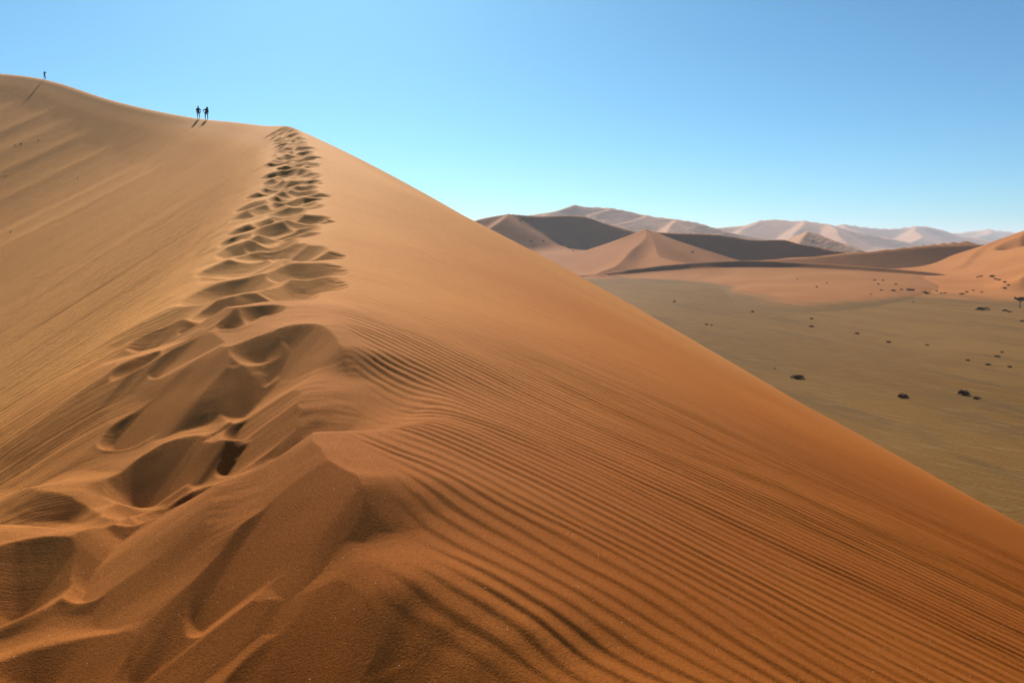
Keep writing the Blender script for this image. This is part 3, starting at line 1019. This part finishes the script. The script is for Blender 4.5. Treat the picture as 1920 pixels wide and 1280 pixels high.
for x, y, w in [(221.4, 379.6, 1.02), (222.4, 378.4, 1.27), (221.0, 367.6, 1.97), (216.9, 358.2, 1.2), (214.3, 351.2, 1.41), (207.2, 335.3, 1.35), (202.3, 325.1, 1.09)]:
    _row.append(shrub(x, y, w * 1.1, '', G2 + ', tall dune foot'))
for o, c in zip(_row, ('topmost', 'second', 'widest', 'fourth', 'fifth', 'sixth', 'lowest')):
    o['label'] = c + ' shrub of the curved row at the foot of the tall right dune'
for (x, y, w), c in zip([(8.5, 802.1, 3.0), (18.2, 761.5, 2.0), (29.9, 776.3, 2.0), (74.5, 774.9, 2.5), (59.6, 781.0, 2.0), (76.0, 763.6, 2.0)],
                        ('topmost, on the dark face', 'lower left, below the dark face', 'low, right of the lower left one', 'right, upper one', 'middle, between left and right ones', 'right, lower one')):
    shrub(x, y, w, 'tiny dark shrub on the broad far dune: ' + c, G3)
shrub(136.1, 604.6, 2.0, 'tiny dark shrub at the foot of the long dark slip face')

# ---------------------------------------------------------------- the thorn tree
tr = link(bpy.data.objects.new('thorn_tree', None))
tx, ty = 164.5, 257.5
tr.location = (tx, ty, ground(tx, ty) - .05)
tag(tr, 'lone umbrella shaped thorn tree at the right edge on orange sand', 'tree')
r = random.Random(3)
v, f = [], []
tube(v, f, [(0, 0, -.1, .20), (.05, 0, .6, .15), (.02, .05, 1.3, .13), (.08, 0, 1.9, .11)], 8)
tips = []
for k in range(9):
    a = k * 2 * math.pi / 9 + r.uniform(-.2, .2)
    L = r.uniform(.9, 1.6)
    p1 = (.08 + L * .5 * math.cos(a), L * .5 * math.sin(a), 2.35 + r.uniform(-.1, .2), .05)
    p2 = (.08 + L * math.cos(a), L * math.sin(a), 2.75 + r.uniform(-.15, .25), .02)
    tube(v, f, [(.08, 0, 1.85, .075), p1, p2], 5)
    tips += [p1, p2]
link(bpy.data.objects.new('trunk', from_faces('trunk', v, f, M_BARK, True)), tr)
v, f = [], []
clumps = [(t[0] + r.uniform(-.2, .2), t[1] + r.uniform(-.2, .2), t[2] + r.uniform(.1, .45), r.uniform(.35, .6)) for t in tips for _ in range(2)] + [(0, 0, 3.1, .7)]
for _ in range(2600):
    cx, cy, cz, cr = r.choice(clumps)
    d = Vector((r.gauss(0, 1), r.gauss(0, 1), r.gauss(0, .6))).normalized() * cr * r.uniform(.4, 1)
    p = Vector((cx, cy, cz)) + Vector((d.x, d.y, d.z * .62))
    s1 = Vector((r.gauss(0, 1), r.gauss(0, 1), r.gauss(0, 1))).normalized() * r.uniform(.06, .11)
    s2 = s1.cross(Vector((r.gauss(0, 1), r.gauss(0, 1), r.gauss(0, 1)))).normalized() * r.uniform(.06, .11)
    i = len(v)
    v += [tuple(p - s1), tuple(p - s2), tuple(p + s1), tuple(p + s2)]
    f.append((i, i + 1, i + 2, i + 3))
link(bpy.data.objects.new('crown', from_faces('crown', v, f, M_LEAF)), tr)

# ---------------------------------------------------------------- clods on the lee slope
M_CLOD = plain_colour('dark_clod', (.07, .045, .025))
v0 = []
rk = random.Random(9)
for i in range(5):
    for k in range(8):
        th, ph = math.pi * (i + .5) / 5, 2 * math.pi * k / 8
        q = rk.uniform(.75, 1.1)
        v0.append((math.sin(th) * math.cos(ph) * q, math.sin(th) * math.sin(ph) * q * .8, math.cos(th) * q * .55))
f0 = [(i * 8 + k, (i + 1) * 8 + k, (i + 1) * 8 + (k + 1) % 8, i * 8 + (k + 1) % 8) for i in range(4) for k in range(8)]
f0 += [tuple(range(8))[::-1], tuple(range(32, 40))]
clod = from_faces('clod', v0, f0, M_CLOD)
for x, y, w in [(-77.2, 123.7, .15), (-60.1, 112.2, .12), (-57.7, 92.5, .16), (-80.0, 137.7, .16), (-83.3, 138.2, .20), (-84.2, 138.0, .15)]:
    o = link(bpy.data.objects.new('clod', clod))
    o.location = (x, y, ground(x, y) + .02)
    o.scale = (w, w, w)
    o.rotation_euler = (0, 0, rk.uniform(0, 6))
    tag(o, 'small dark clod lying on the smooth left slope below the crest', 'clod', 'clods on the left slope')

# ------------------------------------------------------------------ haze
hz = bpy.data.materials.new('haze')
hz.use_nodes = True
nt = hz.node_tree
nt.nodes.remove(nt.nodes['Principled BSDF'])
pv = nt.nodes.new('ShaderNodeVolumePrincipled')
pv.inputs['Color'].default_value = (.80, .85, 1.0, 1)
pv.inputs['Density'].default_value = HAZE_DENSITY
pv.inputs['Anisotropy'].default_value = .2
nt.links.new(pv.outputs[0], nt.nodes['Material Output'].inputs['Volume'])
x0, x1, y0, y1, z0, z1 = -8300, 8300, -8300, 8700, -4, 175
v = [(x, y, z) for z in (z0, z1) for y in (y0, y1) for x in (x0, x1)]
f = [(0, 2, 3, 1), (4, 5, 7, 6), (0, 1, 5, 4), (2, 6, 7, 3), (0, 4, 6, 2), (1, 3, 7, 5)]
o = link(bpy.data.objects.new('haze', from_faces('haze', v, f, hz)))
o['kind'] = 'stuff'
o['label'] = 'thin pale haze over the far dunes'
